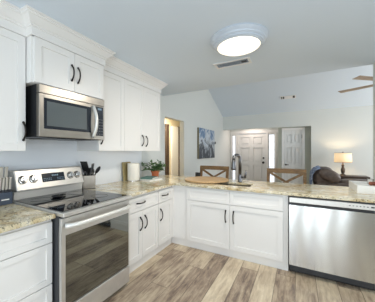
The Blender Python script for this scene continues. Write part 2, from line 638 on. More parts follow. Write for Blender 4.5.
d1 = panel_door('door_1', 0.27, 1.355, yd + 0.03, 2.04)
d1['label'] = 'white six-panel front door between sidelights'
obj('door_handle', MB().lathe([(0.03, -(yd + 0.03)), (0.03, -(yd + 0.02)), (0.012, -(yd + 0.015)), (0.012, -(yd - 0.02)), (0.042, -(yd - 0.03)), (0.045, -(yd - 0.05)), (0.02, -(yd - 0.07))], 1.25, 0.93, 16, 'y'), M['bronze'], d1, True, label='dark round knob')
obj('deadbolt', MB().lathe([(0.032, -(yd + 0.03)), (0.032, -(yd + 0.01)), (0.02, -(yd))], 1.25, 1.1, 16, 'y'), M['bronze'], d1, True)
tr = MB()
for a, b in ((0.02, 0.055), (0.205, 0.27), (1.355, 1.42), (1.65, 1.70)):
    tr.box(a, b, yd - 0.02, yd + 0.06, 0, 2.06)
tr.box(0.0, 1.82, yd - 0.025, yd, 2.06, 2.16)
tr.box(0.055, 0.205, yd + 0.0, yd + 0.05, 0.0, 0.12).box(1.42, 1.65, yd + 0.0, yd + 0.05, 0.0, 0.12)
tr.box(0.055, 0.205, yd + 0.0, yd + 0.05, 2.02, 2.06).box(0.27, 1.355, yd + 0.0, yd + 0.05, 2.045, 2.06).box(1.42, 1.65, yd + 0.0, yd + 0.05, 2.02, 2.06)
struct('trim_2', tr, M['trim'])
for i, (a, b) in enumerate(((0.055, 0.205), (1.42, 1.65))):
    wn_ = MB()
    wn_.box(a, b, yd + 0.02, yd + 0.05, 0.12, 0.15).box(a, b, yd + 0.02, yd + 0.05, 1.99, 2.02)
    wn_.box(a, a + 0.025, yd + 0.02, yd + 0.05, 0.15, 1.99).box(b - 0.025, b, yd + 0.02, yd + 0.05, 0.15, 1.99)
    for zz in (0.45, 0.78, 1.10, 1.42, 1.72):
        wn_.box(a + 0.025, b - 0.025, yd + 0.028, yd + 0.04, zz - 0.006, zz + 0.006)
    sw = struct('window_%d' % (4 + i), wn_, M['trim'])
    sw['label'] = ('narrow bright sidelight left of the front door', 'narrow bright sidelight right of the front door')[i]
    obj('pane', MB().box(a + 0.025, b - 0.025, yd + 0.030, yd + 0.038, 0.15, 1.99), M['glass'], sw)

d2 = panel_door('door_2', 1.995, 2.50, yc + 0.02, 2.052)
d2['label'] = 'white six-panel closet door'
obj('door_handle', MB().lathe([(0.028, -(yc + 0.02)), (0.028, -(yc + 0.008)), (0.01, -(yc)), (0.01, -(yc - 0.045))], 2.045, 0.92, 12, 'y').tube([(2.045, yc - 0.04, 0.92), (2.13, yc - 0.045, 0.92)], 0.011), M['bronze'], d2, label='dark lever handle')
obj('hinge', MB().box(2.492, 2.505, yc + 0.0, yc + 0.03, 1.78, 1.90), M['bronze'], d2)
struct('trim_3', MB().box(1.925, 1.993, yc - 0.015, yc, 0, 2.05).box(2.503, 2.575, yc - 0.015, yc, 0, 2.05).box(1.925, 2.575, yc - 0.015, yc, 2.05, 2.12), M['trim'])


# ------------------------------------------------------------------ cabinets
def bx(mb, side, a0, a1, b0, b1, c0, c1):
    """a along the run, b up, c out from the wall (left run: x = c; peninsula: y = -c)"""
    if side == 'L':
        mb.box(c0, c1, a0, a1, b0, b1)
    else:
        mb.box(a0, a1, -c0, -c1, b0, b1)


def pt(side, a, b, c):
    return (c, a, b) if side == 'L' else (a, -c, b)


def shaker(side, a0, a1, b0, b1, c, rail=0.06, t=0.02, rec=0.009):
    m = MB()
    bx(m, side, a0, a0 + rail, b0, b1, c, c + t)
    bx(m, side, a1 - rail, a1, b0, b1, c, c + t)
    bx(m, side, a0 + rail, a1 - rail, b0, b0 + rail, c, c + t)
    bx(m, side, a0 + rail, a1 - rail, b1 - rail, b1, c, c + t)
    bx(m, side, a0 + rail, a1 - rail, b0 + rail, b1 - rail, c, c + t - rec)
    return m


def bow(side, a, b, c, vertical=True, L=0.15):
    m = MB()
    pts, rs = [], []
    for i in range(13):
        s = -1 + 2 * i / 12
        out = 0.034 * (1 - abs(s) ** 2.6) + 0.003
        rs.append(0.0068 + 0.0026 * abs(s) ** 4)
        pts.append(pt(side, a, b + s * L / 2, c + out) if vertical else pt(side, a + s * L / 2, b, c + out))
    m.tube(pts, rs, 8)
    for s in (-1, 1):
        p = (a, b + s * L / 2) if vertical else (a + s * L / 2, b)
        m.tube([pt(side, p[0], p[1], c), pt(side, p[0], p[1], c + 0.012)], 0.0085, 8)
    return m


G = 0.0018


def cabinet(name, label, side, a0, a1, b0, b1, cback, cface, doors=(), drawers=(), toe=None, group=None, sink=None):
    loc = pt(side, (a0 + a1) / 2, 0 if toe is not None else b0, (cback + cface) / 2)
    t = thing(name, label, 'cabinet', loc, group)
    body = MB()
    if sink:
        bx(body, side, a0 + 0.0006, a1 - 0.0006, b0, 0.66, cback, cface)
        bx(body, side, a0 + 0.0006, a1 - 0.0006, 0.66, b1, cface - 0.05, cface)
        bx(body, side, a0 + 0.0006, a1 - 0.0006, 0.66, b1, cback, cback + 0.05)
        bx(body, side, a0 + 0.0006, a0 + 0.05, 0.66, b1, cback + 0.05, cface - 0.05)
        bx(body, side, a1 - 0.05, a1 - 0.0006, 0.66, b1, cback + 0.05, cface - 0.05)
    else:
        bx(body, side, a0 + 0.0006, a1 - 0.0006, b0, b1, cback, cface)
    obj('body', body, M['cab'], t)
    if toe is not None:
        tb = MB()
        bx(tb, side, a0 + 0.0006, a1 - 0.0006, 0.0, b0, cback, cface + toe)
        obj('toe_kick', tb, M['cab'], t)
    for (x0, x1, z0, z1, hs) in doors:
        d = obj('door', shaker(side, x0 + G, x1 - G, z0 + G, z1 - G, cface), M['cab'], t, bevel=0.0015)
        if hs is not None:
            obj('handle', bow(side, hs[0], hs[1], cface + 0.02), M['bronze'], d, True)
    for (x0, x1, z0, z1, hs) in drawers:
        d = obj('drawer', shaker(side, x0 + G, x1 - G, z0 + G, z1 - G, cface, 0.042), M['cab'], t, bevel=0.0015)
        if hs is not None:
            obj('handle', bow(side, hs[0], hs[1], cface + 0.02, False), M['bronze'], d, True)
    return t


UB, UT = 1.37, 2.33
gU, gB = 'white upper cabinets', 'white base cabinets'
cabinet('upper_cabinet', 'white shaker upper cabinet left of the microwave, cut by the photo edge', 'L', 0.09, 0.975, UB, UT, 0.008, 0.38,
        [(0.09, 0.53, UB, UT, (0.50, 1.54)), (0.53, 0.975, UB, UT, (0.953, 1.535))], group=gU)
cabinet('upper_cabinet', 'short white two-door shaker cabinet above the microwave', 'L', 0.980, 1.752, 1.944, UT, 0.008, 0.47,
        [(0.995, 1.378, 1.948, UT, (1.342, 2.125)), (1.378, 1.748, 1.948, UT, (1.412, 2.12))], group=gU)
cabinet('upper_cabinet', 'narrow single-door white upper cabinet just right of the microwave', 'L', 1.756, 2.19, UB, UT, 0.008, 0.38,
        [(1.756, 2.19, UB, UT, (1.79, 1.53))], group=gU)
cabinet('upper_cabinet', 'two-door white upper cabinet at the far end above the paper towels', 'L', 2.19, 3.066, UB, UT, 0.008, 0.38,
        [(2.19, 2.612, UB, UT, (2.565, 1.525)), (2.612, 3.066, UB, UT, (2.662, 1.515))], group=gU)

# crown moulding swept along the uppers
prof = [(-0.005, 2.331), (0.010, 2.331), (0.010, 2.395), (0.020, 2.400), (0.020, 2.412), (0.032, 2.420), (0.045, 2.436), (0.066, 2.462), (0.078, 2.468), (0.078, 2.480), (0.090, 2.486), (0.090, KC - 0.001), (-0.005, KC - 0.001)]
path = [(0.40, 0.09), (0.40, 0.980), (0.49, 0.980), (0.49, 1.753), (0.40, 1.753), (0.40, 3.066), (0.008, 3.066)]
cm = MB()
rings = []
for i, p in enumerate(path):
    def nrm(a, b):
        dx, dy = b[0] - a[0], b[1] - a[1]
        l = math.hypot(dx, dy)
        return (dy / l, -dx / l)
    ns = []
    if i > 0:
        ns.append(nrm(path[i - 1], p))
    if i < len(path) - 1:
        ns.append(nrm(p, path[i + 1]))
    if len(ns) == 2:
        k = 1 + ns[0][0] * ns[1][0] + ns[0][1] * ns[1][1]
        n = ((ns[0][0] + ns[1][0]) / k, (ns[0][1] + ns[1][1]) / k)
    else:
        n = ns[0]
    rings.append([(p[0] + n[0] * o, p[1] + n[1] * o, z) for o, z in prof])
np_ = len(prof)
fs = []
for i in range(len(path) - 1):
    for k in range(np_):
        l = (k + 1) % np_
        fs.append((i * np_ + k, i * np_ + l, (i + 1) * np_ + l, (i + 1) * np_ + k))
fs.append(tuple(range(np_)))
fs.append(tuple((len(path) - 1) * np_ + k for k in range(np_)))
cm.add([q for r in rings for q in r], fs)
crown = struct('trim_4', cm, M['cab'])
crown['label'] = 'white crown moulding above the upper cabinets'

# base cabinets
BZ, BT = 0.105, 0.868
FL = 0.78          # left run face, doors add 2 cm
cabinet('base_cabinet', 'white three-drawer base cabinet left of the range', 'L', -0.035, 0.966, BZ, BT, 0.01, FL,
        drawers=[(-0.03, 0.963, 0.69, 0.845, (0.467, 0.77)), (-0.03, 0.963, 0.385, 0.687, (0.467, 0.54)), (-0.03, 0.963, 0.108, 0.382, (0.467, 0.245))], toe=-0.02, group=gB)
cabinet('base_cabinet', 'white base cabinet right of the range, one drawer over two doors', 'L', 1.730, 2.398, BZ, BT, 0.01, FL,
        doors=[(1.733, 2.055, 0.112, 0.672, (2.012, 0.525)), (2.055, 2.395, 0.112, 0.672, (2.102, 0.525))],
        drawers=[(1.733, 2.395, 0.677, 0.84, (2.025, 0.77))], toe=-0.02, group=gB)
cabinet('base_cabinet', 'narrow white corner base cabinet, one drawer over one door', 'L', 2.398, 2.8095, BZ, BT, 0.01, FL,
        doors=[(2.402, 2.765, 0.112, 0.672, (2.447, 0.52))],
        drawers=[(2.402, 2.765, 0.677, 0.84, (2.56, 0.768))], toe=-0.02, group=gB)
FP = -2.81         # peninsula face
corner = [o for o in COL.objects if o.name.startswith('base_cabinet')][-1]
obj('filler', MB().box(FL, FL + 0.02, 2.767, 2.8092, BZ, BT), M['cab'], corner)
t = cabinet('base_cabinet', 'white sink base cabinet of the peninsula, two doors below two false fronts', 'P', 0.70, 2.288, BZ, BT, -3.40, FP,
            doors=[(1.02, 1.631, 0.105, 0.678, (1.580, 0.53)), (1.631, 2.238, 0.105, 0.678, (1.680, 0.53))],
            drawers=[(1.02, 1.631, 0.684, 0.852, None), (1.631, 2.238, 0.684, 0.852, None)], toe=-0.02, group=gB, sink=True)
cabinet('base_cabinet', 'white end cabinet of the peninsula right of the dishwasher', 'P', 3.04, 3.50, BZ, BT, -3.40, FP, doors=[(3.05, 3.49, 0.105, 0.852, (3.1, 0.6))], toe=-0.02, group=gB)

# worktops
ZC0, ZC1 = 0.872, 0.905
tag(obj('countertop', MB().box(0.006, 0.835, -0.05, 0.9685, ZC0, ZC1), M['granite'], bevel=0.006, origin=(0.4, 0.5, ZC0)), 'beige speckled granite worktop left of the range', 'countertop')
ct = MB()
poly = [(0.006, 1.7275), (0.835, 1.7275), (0.835, 2.768), (3.52, 2.768), (3.52, 3.62), (0.006, 3.62)]
SX0, SX1, SY0, SY1 = 1.16, 1.84, 2.97, 3.27
xs = [0.006, 0.835, SX0, SX1, 3.52]
ys = [1.7275, 2.768, SY0, SY1, 3.62]
vid = {}
vs, fs = [], []
def V(i, j, z):
    if (i, j, z) not in vid:
        vid[(i, j, z)] = len(vs)
        vs.append((xs[i], ys[j], z))
    return vid[(i, j, z)]
cells = {(i, j) for i in range(4) for j in range(4) if not (j == 0 and i > 0) and not (i == 2 and j == 2)}
for (i, j) in cells:
    fs.append((V(i, j, ZC1), V(i + 1, j, ZC1), V(i + 1, j + 1, ZC1), V(i, j + 1, ZC1)))
    fs.append((V(i, j, ZC0), V(i, j + 1, ZC0), V(i + 1, j + 1, ZC0), V(i + 1, j, ZC0)))
    for (di, dj, a, b) in ((0, -1, (i, j), (i + 1, j)), (1, 0, (i + 1, j), (i + 1, j + 1)), (0, 1, (i + 1, j + 1), (i, j + 1)), (-1, 0, (i, j + 1), (i, j))):
        if (i + di, j + dj) not in cells:
            fs.append((V(*a, ZC0), V(*b, ZC0), V(*b, ZC1), V(*a, ZC1)))
ct.add(vs, fs)
tag(obj('countertop', ct, M['granite'], bevel=0.006, origin=(1.8, 3.1, ZC0)), 'L-shaped beige granite worktop of the corner and peninsula', 'countertop')

sk = MB()
a0, a1, b0, b1 = SX0 - 0.012, SX1 + 0.012, SY0 - 0.012, SY1 + 0.012
sk.box(a0, a1, b0, b0 + 0.01, 0.69, ZC0 - 0.001).box(a0, a1, b1 - 0.01, b1, 0.69, ZC0 - 0.001)
sk.box(a0, a0 + 0.01, b0 + 0.01, b1 - 0.01, 0.69, ZC0 - 0.001).box(a1 - 0.01, a1, b0 + 0.01, b1 - 0.01, 0.69, ZC0 - 0.001)
sk.box(a0, a1, b0, b1, 0.68, 0.69)
M['sink'] = material('dark_composite_sink', rgb(92, 82, 68), 0.5)
tag(obj('sink', sk, M['sink'], origin=(1.5, 3.08, 0.68)), 'dark undermount sink sunk in the peninsula worktop', 'sink')

# ------------------------------------------------------------------ range
RY0, RY1, RX = 0.972, 1.724, 0.89
t = thing('kitchen_range', 'stainless steel electric range with black glass cooktop and oven door', 'range', (0.45, (RY0 + RY1) / 2, 0))
obj('body', MB().box(0.02, RX - 0.03, RY0, RY1, 0.03, 0.885), M['darkgrey'], t)
obj('cooktop_frame', MB().box(0.02, RX + 0.03, RY0, RY1, 0.885, 0.917), M['steel_h'], t, bevel=0.006)
ck = obj('cooktop', MB().box(0.16, RX - 0.015, RY0 + 0.018, RY1 - 0.018, 0.917, 0.921), M['blackglass'], t, label='black glass cooktop')
M['ringmark'] = material('burner_mark', rgb(70, 70, 72), 0.3)
for (x, y, r) in ((0.33, 1.14, 0.085), (0.33, 1.53, 0.10), (0.66, 1.14, 0.115), (0.66, 1.53, 0.085)):
    rg = [(x + r * math.cos(2 * PI * k / 40), y + r * math.sin(2 * PI * k / 40), 0.9212) for k in range(40)]
    obj('burner_ring', MB().tube(rg, 0.0016, 4, True), M['ringmark'], ck)
bp = MB()   # back panel with a sloping face
bp.hexa([(0.02, RY0 + 0.02, 0.917), (0.150, RY0 + 0.02, 0.917), (0.150, RY1, 0.917), (0.02, RY1, 0.917),
         (0.02, RY0 + 0.02, 0.999), (0.165, RY0 + 0.02, 0.994), (0.165, RY1, 0.994), (0.02, RY1, 0.999)])
M['handle_steel'] = material('pale_satin_handle', rgb(226, 224, 219), 0.38, 0.45)
obj('backguard', bp, M['handle_steel'], t, bevel=0.003)
PY0 = RY0 + 0.032
cp = MB().hexa([(0.02, PY0, 1.004), (0.19, PY0, 0.999), (0.19, RY1, 0.999), (0.02, RY1, 1.004),
                (0.02, PY0, 1.188), (0.125, PY0, 1.188), (0.125, RY1, 1.188), (0.02, RY1, 1.188)])
cpo = obj('control_panel', cp, M['steel_h'], t, bevel=0.008)
nx, nz = 0.189, 0.065     # slope of the panel face
nl = math.hypot(nx, nz)
NX, NZ = nx / nl, nz / nl
def face(z, out=0.0):
    f = (z - 0.996) / 0.189
    return (0.19 - 0.065 * f + NX * out, z + NZ * out)
def on_panel(y0, y1, z0, z1, t0, t1):
    p = []
    for tt in (t0, t1):
        for (y, z) in ((y0, z0), (y1, z0), (y1, z1), (y0, z1)):
            x, zz = face(z, tt)
            p.append((x, y, zz))
    return MB().hexa(p)
dp = obj('display', on_panel(1.245, 1.490, 1.055, 1.140, -0.001, 0.003), M['display'], cpo, label='dark control display')
dg = MB()
for i, (a, b) in enumerate(((1.35, 1.362), (1.368, 1.38), (1.388, 1.40), (1.406, 1.418))):
    q = on_panel(a, b, 1.108, 1.122, 0.002, 0.0036)
    dg.add(q.v, q.f)
for i in range(5):
    for z in (1.07, 1.085):
        q = on_panel(1.26 + i * 0.018, 1.27 + i * 0.018, z, z + 0.005, 0.002, 0.0036)
        dg.add(q.v, q.f)
        q = on_panel(1.405 + i * 0.016, 1.414 + i * 0.016, z, z + 0.005, 0.002, 0.0036)
        dg.add(q.v, q.f)
obj('display_marks', dg, M['digits'], cpo)
for y in (1.068, 1.163, 1.562, 1.647):
    x, z = face(1.098)
    k = MB()
    k.lathe([(0.036, 0.0), (0.036, 0.006), (0.030, 0.008), (0.028, 0.030), (0.024, 0.034)], 0, 0, 24, 'z')
    k.box(-0.006, 0.006, -0.026, 0.026, 0.034, 0.042)
    rot = Vector((NX, 0, NZ)).to_track_quat('Z', 'Y').to_matrix().to_4x4()
    k.xform(Matrix.Translation((x, y, z)) @ rot)
    kk = obj('knob', k, M['chrome'], t, 'auto')
    k2 = MB().lathe([(0.0405, 0.0), (0.0405, 0.004), (0.037, 0.004), (0.037, 0.0)], 0, 0, 24).xform(Matrix.Translation((x, y, z)) @ rot)
    obj('knob_ring', k2, M['black'], kk)
# oven door, handle, drawer
dr = MB()
ZD0, ZD1 = 0.205, 0.872
dr.box(RX - 0.03, RX, RY0 + 0.004, RY1 - 0.004, 0.742, ZD1)
dr.box(RX - 0.03, RX, RY0 + 0.004, RY0 + 0.038, ZD0, 0.742)
dr.box(RX - 0.03, RX, RY1 - 0.018, RY1 - 0.004, ZD0, 0.742)
dr.box(RX - 0.03, RX - 0.006, RY0 + 0.038, RY1 - 0.018, ZD0, 0.742)
od = obj('oven_door', dr, M['steel_h'], t, bevel=0.002)
obj('window', MB().box(RX - 0.006, RX + 0.0005, RY0 + 0.038, RY1 - 0.018, ZD0 + 0.004, 0.740), M['ovenglass'], od, label='black glass oven window')
hp = []
for i in range(17):
    s = -1 + 2 * i / 16
    hp.append((RX + 0.016 + 0.05 * (1 - abs(s) ** 6), (RY0 + RY1) / 2 + s * 0.355, 0.818))
obj('handle', MB().tube(hp, 0.019, 12), M['handle_steel'], od, True)
obj('drawer', MB().box(RX - 0.03, RX + 0.004, RY0 + 0.004, RY1 - 0.004, 0.035, 0.198), M['steel_h'], t, bevel=0.006, label='stainless storage drawer below the oven')
for (x, y) in ((0.1, RY0 + 0.05), (0.1, RY1 - 0.05), (RX - 0.1, RY0 + 0.05), (RX - 0.1, RY1 - 0.05)):
    obj('foot', MB().lathe([(0.02, 0.0), (0.02, 0.03)], x, y, 12), M['black'], t)

# spoon rest on the cooktop
sr = MB().lathe([(0.018, 0.9216), (0.036, 0.924), (0.046, 0.932), (0.050, 0.940), (0.046, 0.940), (0.036, 0.929), (0.001, 0.927)], 0.36, 1.27, 24, sx=0.75)
sr.tube([(0.36, 1.312, 0.934), (0.36, 1.34, 0.935), (0.36, 1.365, 0.932)], [0.012, 0.012, 0.008], 8)
tag(obj('spoon_rest', sr, M['black'], None, True, origin=(0.36, 1.27, 0.9216)), 'small black spoon rest on the glass cooktop', 'spoon rest')

# ------------------------------------------------------------------ microwave
MY0, MY1, MX, MZ0, MZ1 = 1.030, 1.750, 0.50, 1.492, 1.942
t = thing('microwave', 'stainless over-the-range microwave hung under the short cabinet', 'microwave', (0.25, (MY0 + MY1) / 2, MZ0))
obj('body', MB().box(0.012, MX - 0.045, MY0, MY1, MZ0, MZ1), M['darkgrey'], t)
obj('top_vent', MB().box(MX - 0.045, MX, MY0, MY1, MZ1 - 0.075, MZ1), M['steel_mw'], t, bevel=0.004)
mdr = MB()
DY = MY1 - 0.135
wy0, wy1, wz0, wz1 = MY0 + 0.040, MY0 + 0.535, MZ0 + 0.072, MZ1 - 0.112
zb, ztp = MZ0 + 0.004, MZ1 - 0.079
mdr.box(MX - 0.045, MX, MY0, wy0, zb, ztp).box(MX - 0.045, MX, wy1, DY, zb, ztp)
mdr.box(MX - 0.045, MX, wy0, wy1, zb, wz0).box(MX - 0.045, MX, wy0, wy1, wz1, ztp)
mdr.box(MX - 0.045, MX - 0.01, wy0, wy1, wz0, wz1)
md = obj('door', mdr, M['steel_mw'], t, bevel=0.002)
obj('window_frame', MB().box(MX - 0.01, MX + 0.001, wy0, wy1, wz0, wz1), M['display'], md)
M['mwglass'] = material('microwave_window', rgb(92, 98, 100), 0.06, 0.0, 1.0)
obj('window', MB().box(MX + 0.001, MX + 0.002, wy0 + 0.025, wy1 - 0.055, wz0 + 0.026, wz1 - 0.026), M['mwglass'], md, label='grey mirrored microwave window')
hp = []
for i in range(15):
    s = -1 + 2 * i / 14
    hp.append((MX + 0.008 + 0.055 * (1 - abs(s) ** 2.0), DY - 0.03, (zb + ztp) / 2 + s * 0.165))
obj('handle', MB().tube(hp, 0.017, 10), M['handle_steel'], md, True)
cpn = obj('control_panel', MB().box(MX - 0.045, MX - 0.001, DY + 0.002, MY1, zb, ztp), M['steel_mw'], t, bevel=0.002)
kp = obj('keypad', MB().box(MX - 0.001, MX + 0.001, DY + 0.012, MY1 - 0.02, zb + 0.04, ztp - 0.01), M['display'], cpn, label='dark keypad')
for i in range(3):
    for j in range(6):
        y = DY + 0.026 + i * 0.032
        z = zb + 0.055 + j * 0.032
        obj('key', MB().box(MX + 0.001, MX + 0.0015, y, y + 0.016, z, z + 0.006), M['mark'], kp)
obj('clock', MB().box(MX + 0.001, MX + 0.0015, DY + 0.04, MY1 - 0.045, ztp - 0.045, ztp - 0.025), M['digits'], kp)
obj('underside_filter', MB().box(0.10, MX - 0.08, MY0 + 0.12, MY1 - 0.12, MZ0 - 0.006, MZ0), M['black'], t)

# ------------------------------------------------------------------ dishwasher
DX0, DX1, DYF = 2.294, 3.032, 2.772
t = thing('dishwasher', 'stainless steel dishwasher built into the peninsula', 'dishwasher', ((DX0 + DX1) / 2, 3.05, 0))
obj('body', MB().box(DX0 + 0.008, DX1 - 0.008, DYF + 0.045, 3.38, 0.03, 0.862), M['darkgrey'], t)
# control strip, handle slot, gently bowed door
obj('control_strip', MB().box(DX0 + 0.004, DX1 - 0.004, DYF, DYF + 0.045, 0.800, 0.855), M['steel_h'], t, bevel=0.003)
obj('handle_slot', MB().box(DX0 + 0.03, DX1 - 0.03, DYF + 0.018, DYF + 0.045, 0.772, 0.800), M['black'], t, label='dark pocket handle slot')
dv, df = [], []
NXD, NZD = 14, 10
for j in range(NZD + 1):
    for i in range(NXD + 1):
        u, v = i / NXD, j / NZD
        x = DX0 + 0.004 + (DX1 - DX0 - 0.008) * u
        z = 0.105 + (0.772 - 0.105) * v
        bow_ = 0.010 * (1 - (2 * u - 1) ** 2) * 0.35 + 0.006 * (1 - (2 * v - 1) ** 2) + 0.009 * (1 - u) * (1 - (2 * v - 1) ** 2)
        dv.append((x, DYF - bow_, z))
n0 = len(dv)
dv += [(x, DYF + 0.045, z) for (x, y, z) in dv]
W1 = NXD + 1
for j in range(NZD):
    for i in range(NXD):
        a = j * W1 + i
        df.append((a, a + 1, a + W1 + 1, a + W1))
        df.append((n0 + a, n0 + a + W1, n0 + a + W1 + 1, n0 + a + 1))
for i in range(NXD):
    df.append((i, n0 + i, n0 + i + 1, i + 1))
    a = NZD * W1 + i
    df.append((a, a + 1, n0 + a + 1, n0 + a))
for j in range(NZD):
    a = j * W1
    df.append((a, a + W1, n0 + a + W1, n0 + a))
    a = j * W1 + NXD
    df.append((a, n0 + a, n0 + a + W1, a + W1))
ddo = obj('door', MB().add(dv, df), M['steel'], t, 'auto')
obj('toe_kick', MB().box(DX0 + 0.004, DX1 - 0.004, DYF + 0.06, DYF + 0.09, 0.012, 0.103), M['black'], t)
cmk = MB()
for i in range(6):
    x = DX1 - 0.21 + i * 0.027
    cmk.box(x, x + 0.012, DYF - 0.0008, DYF, 0.826, 0.832)
cmk.box(DX1 - 0.045, DX1 - 0.02, DYF - 0.0008, DYF, 0.822, 0.836)
obj('control_marks', cmk, M['black'], t)

# ------------------------------------------------------------------ faucet
FX, FY = 1.635, 3.345
t = thing('faucet', 'tall gunmetal pull-down faucet behind the sink', 'faucet', (FX, FY, ZC1))
obj('base', MB().lathe([(0.034, ZC1), (0.034, ZC1 + 0.012), (0.028, ZC1 + 0.03), (0.026, ZC1 + 0.10), (0.022, ZC1 + 0.12)], FX, FY, 20), M['gunmetal'], t, True)
sp = [(FX, FY, ZC1 + 0.1)]
for i in range(13):
    a = PI * i / 12
    sp.append((FX - 0.034 * (1 - math.cos(a)), FY - 0.05 * (1 - math.cos(a)), ZC1 + 0.345 + 0.06 * math.sin(a)))
obj('spout', MB().tube(sp, 0.022, 12), M['gunmetal'], t, True)
ex, ey, ez = sp[-1]
obj('spray_head', MB().lathe([(0.034, ez - 0.16), (0.038, ez - 0.14), (0.031, ez - 0.04), (0.022, ez + 0.002)], ex, ey, 16), M['gunmetal'], t, True)
hl = MB().tube([(FX + 0.02, FY, ZC1 + 0.075), (FX + 0.075, FY - 0.01, ZC1 + 0.078)], 0.016, 10)
hl.tube([(FX + 0.075, FY - 0.01, ZC1 + 0.07), (FX + 0.085, FY - 0.012, ZC1 + 0.12), (FX + 0.092, FY - 0.014, ZC1 + 0.175)], [0.018, 0.015, 0.011], 10)
obj('lever', hl, M['gunmetal'], t, True)

# round wooden board on the worktop
bd = MB().lathe([(0.325, ZC1 + 0.0005), (0.342, ZC1 + 0.008), (0.345, ZC1 + 0.02), (0.335, ZC1 + 0.030), (0.31, ZC1 + 0.033)], 1.15, 3.235, 48)
tag(obj('round_board', bd, M['boardwood'], None, 'auto', origin=(1.15, 3.235, ZC1)), 'large round pale wooden board lying beside the sink', 'serving board')

# small black box
bb = thing('small_box', 'small black box on the worktop behind the round wooden board', 'box', (0.85, 3.55, ZC1))
obj('body', MB().box(0.805, 0.895, 3.575, 3.618, ZC1, ZC1 + 0.085), M['black'], bb, bevel=0.008)

# ------------------------------------------------------------------ knife block and knives
t = thing('knife_block', 'slate-grey knife block on the worktop at the left edge', 'knife block', (0.135, 0.865, ZC1))
obj('body', MB().box(0.055, 0.208, 0.785, 0.962, ZC1, 1.012), M['slate'], t, bevel=0.004)
obj('name_plate', MB().box(0.208, 0.2088, 0.875, 0.935, 0.945, 0.955), M['tray'], t)


def knife(y, x, z0, L, label, lean):
    k = thing('knife', label, 'knife', (x, y, z0), 'steel-handled knives in the block')
    dx, dy = -0.10 * L, lean * L
    a = Vector((x, y, z0))
    b = Vector((x + dx, y + dy, z0 + L))
    d_ = (b - a).normalized()
    s = Vector((0.012, 0, 0))
    q = Vector((0, 0.0085 if L < 0.15 else 0.013, 0))
    m = MB()
    pts = []
    for p, kx in ((a + d_ * 0.02, 0.8), (b, 1.15)):
        pts += [p - s * kx - q, p + s * kx - q, p + s * kx + q, p - s * kx + q]
    m.hexa(pts)
    obj('handle', m, M['knife_steel'], k, bevel=0.003)
    m = MB()
    pts = []
    for p, kx in ((a, 1.0), (a + d_ * 0.02, 1.0)):
        pts += [p - s * kx - q * 1.2, p + s * kx - q * 1.2, p + s * kx + q * 1.2, p - s * kx + q * 1.2]
    m.hexa(pts)
    obj('bolster', m, M['darkgrey'], k)


ordn = ['first', 'second', 'third', 'fourth', 'fifth', 'sixth']
for i in range(6):
    knife(0.944 - i * 0.026, 0.185, 1.0125, 0.125, ('rightmost short knife in the front row of the knife block' if i == 0 else '%s short steel knife from the right in the block\'s front row' % ordn[i]), 0.10)
for i in range(4):
    knife(0.938 - i * 0.040, 0.105, 1.0125, 0.215, ('rightmost long knife in the back row of the knife block' if i == 0 else '%s long steel knife from the right in the block\'s back row' % ordn[i]), 0.12)

# ------------------------------------------------------------------ utensil crock
ux, uy = 0.115, 1.85
t = thing('utensil_crock', 'square brushed-steel utensil crock on the worktop right of the range', 'utensil crock', (ux, uy, ZC1))
cr = MB()
h = 0.071
cr.box(-h, h, -h, -h + 0.004, 0.012, 0.162).box(-h, h, h - 0.004, h, 0.012, 0.162).box(-h, -h + 0.004, -h + 0.004, h - 0.004, 0.012, 0.162).box(h - 0.004, h, -h + 0.004, h - 0.004, 0.012, 0.162)
cr.box(-h, h, -h, h, 0.008, 0.012)
rotm = Matrix.Translation((ux, uy, ZC1)) @ Matrix.Rotation(math.radians(-32), 4, 'Z')
obj('body', cr.xform(rotm), M['crock'], t)
obj('base', MB().box(-h, h, -h, h, 0.0, 0.008).xform(rotm), M['black'], t)


def utensil(name, cat, label, foot, top, head):
    k = thing(name, label, cat, foot, 'black utensils in the crock')
    S = Matrix.Scale(1.3, 4)
    a, b = Vector(foot), Vector(top)
    d_ = (b - a).normalized()
    obj('handle', MB().tube([a, b], [0.006, 0.008], 8), M['black'], k, True)
    rot = d_.to_track_quat('Z', 'Y').to_matrix().to_4x4()
    mm = Matrix.Translation(b) @ rot
    m = MB()
    if head == 'flat':
        m.prism([(-0.022, -0.004), (0.022, -0.004), (0.022, 0.004), (-0.022, 0.004)], -0.005, 0.02)
        m.prism([(-0.034, -0.003), (0.034, -0.003), (0.034, 0.003), (-0.034, 0.003)], 0.02, 0.10)
    elif head == 'slot':
        for x in (-0.027, -0.009, 0.009, 0.027):
            m.box(x - 0.006, x + 0.006, -0.003, 0.003, 0.015, 0.085)
        m.box(-0.033, 0.033, -0.003, 0.003, -0.004, 0.015).box(-0.033, 0.033, -0.003, 0.003, 0.085, 0.1)
    elif head == 'ladle':
        m.lathe([(0.006, -0.004), (0.03, 0.008), (0.04, 0.03), (0.041, 0.042), (0.037, 0.042), (0.034, 0.028), (0.001, 0.014)], 0, 0, 18)
        m.xform(Matrix.Rotation(1.2, 4, 'X'))
    else:
        m.ellipsoid((0, 0, 0.035), (0.028, 0.008, 0.042), 16, 8)
    obj('head', m.xform(mm @ S), M['black'], k, head in ('spoon', 'ladle'))
    return k


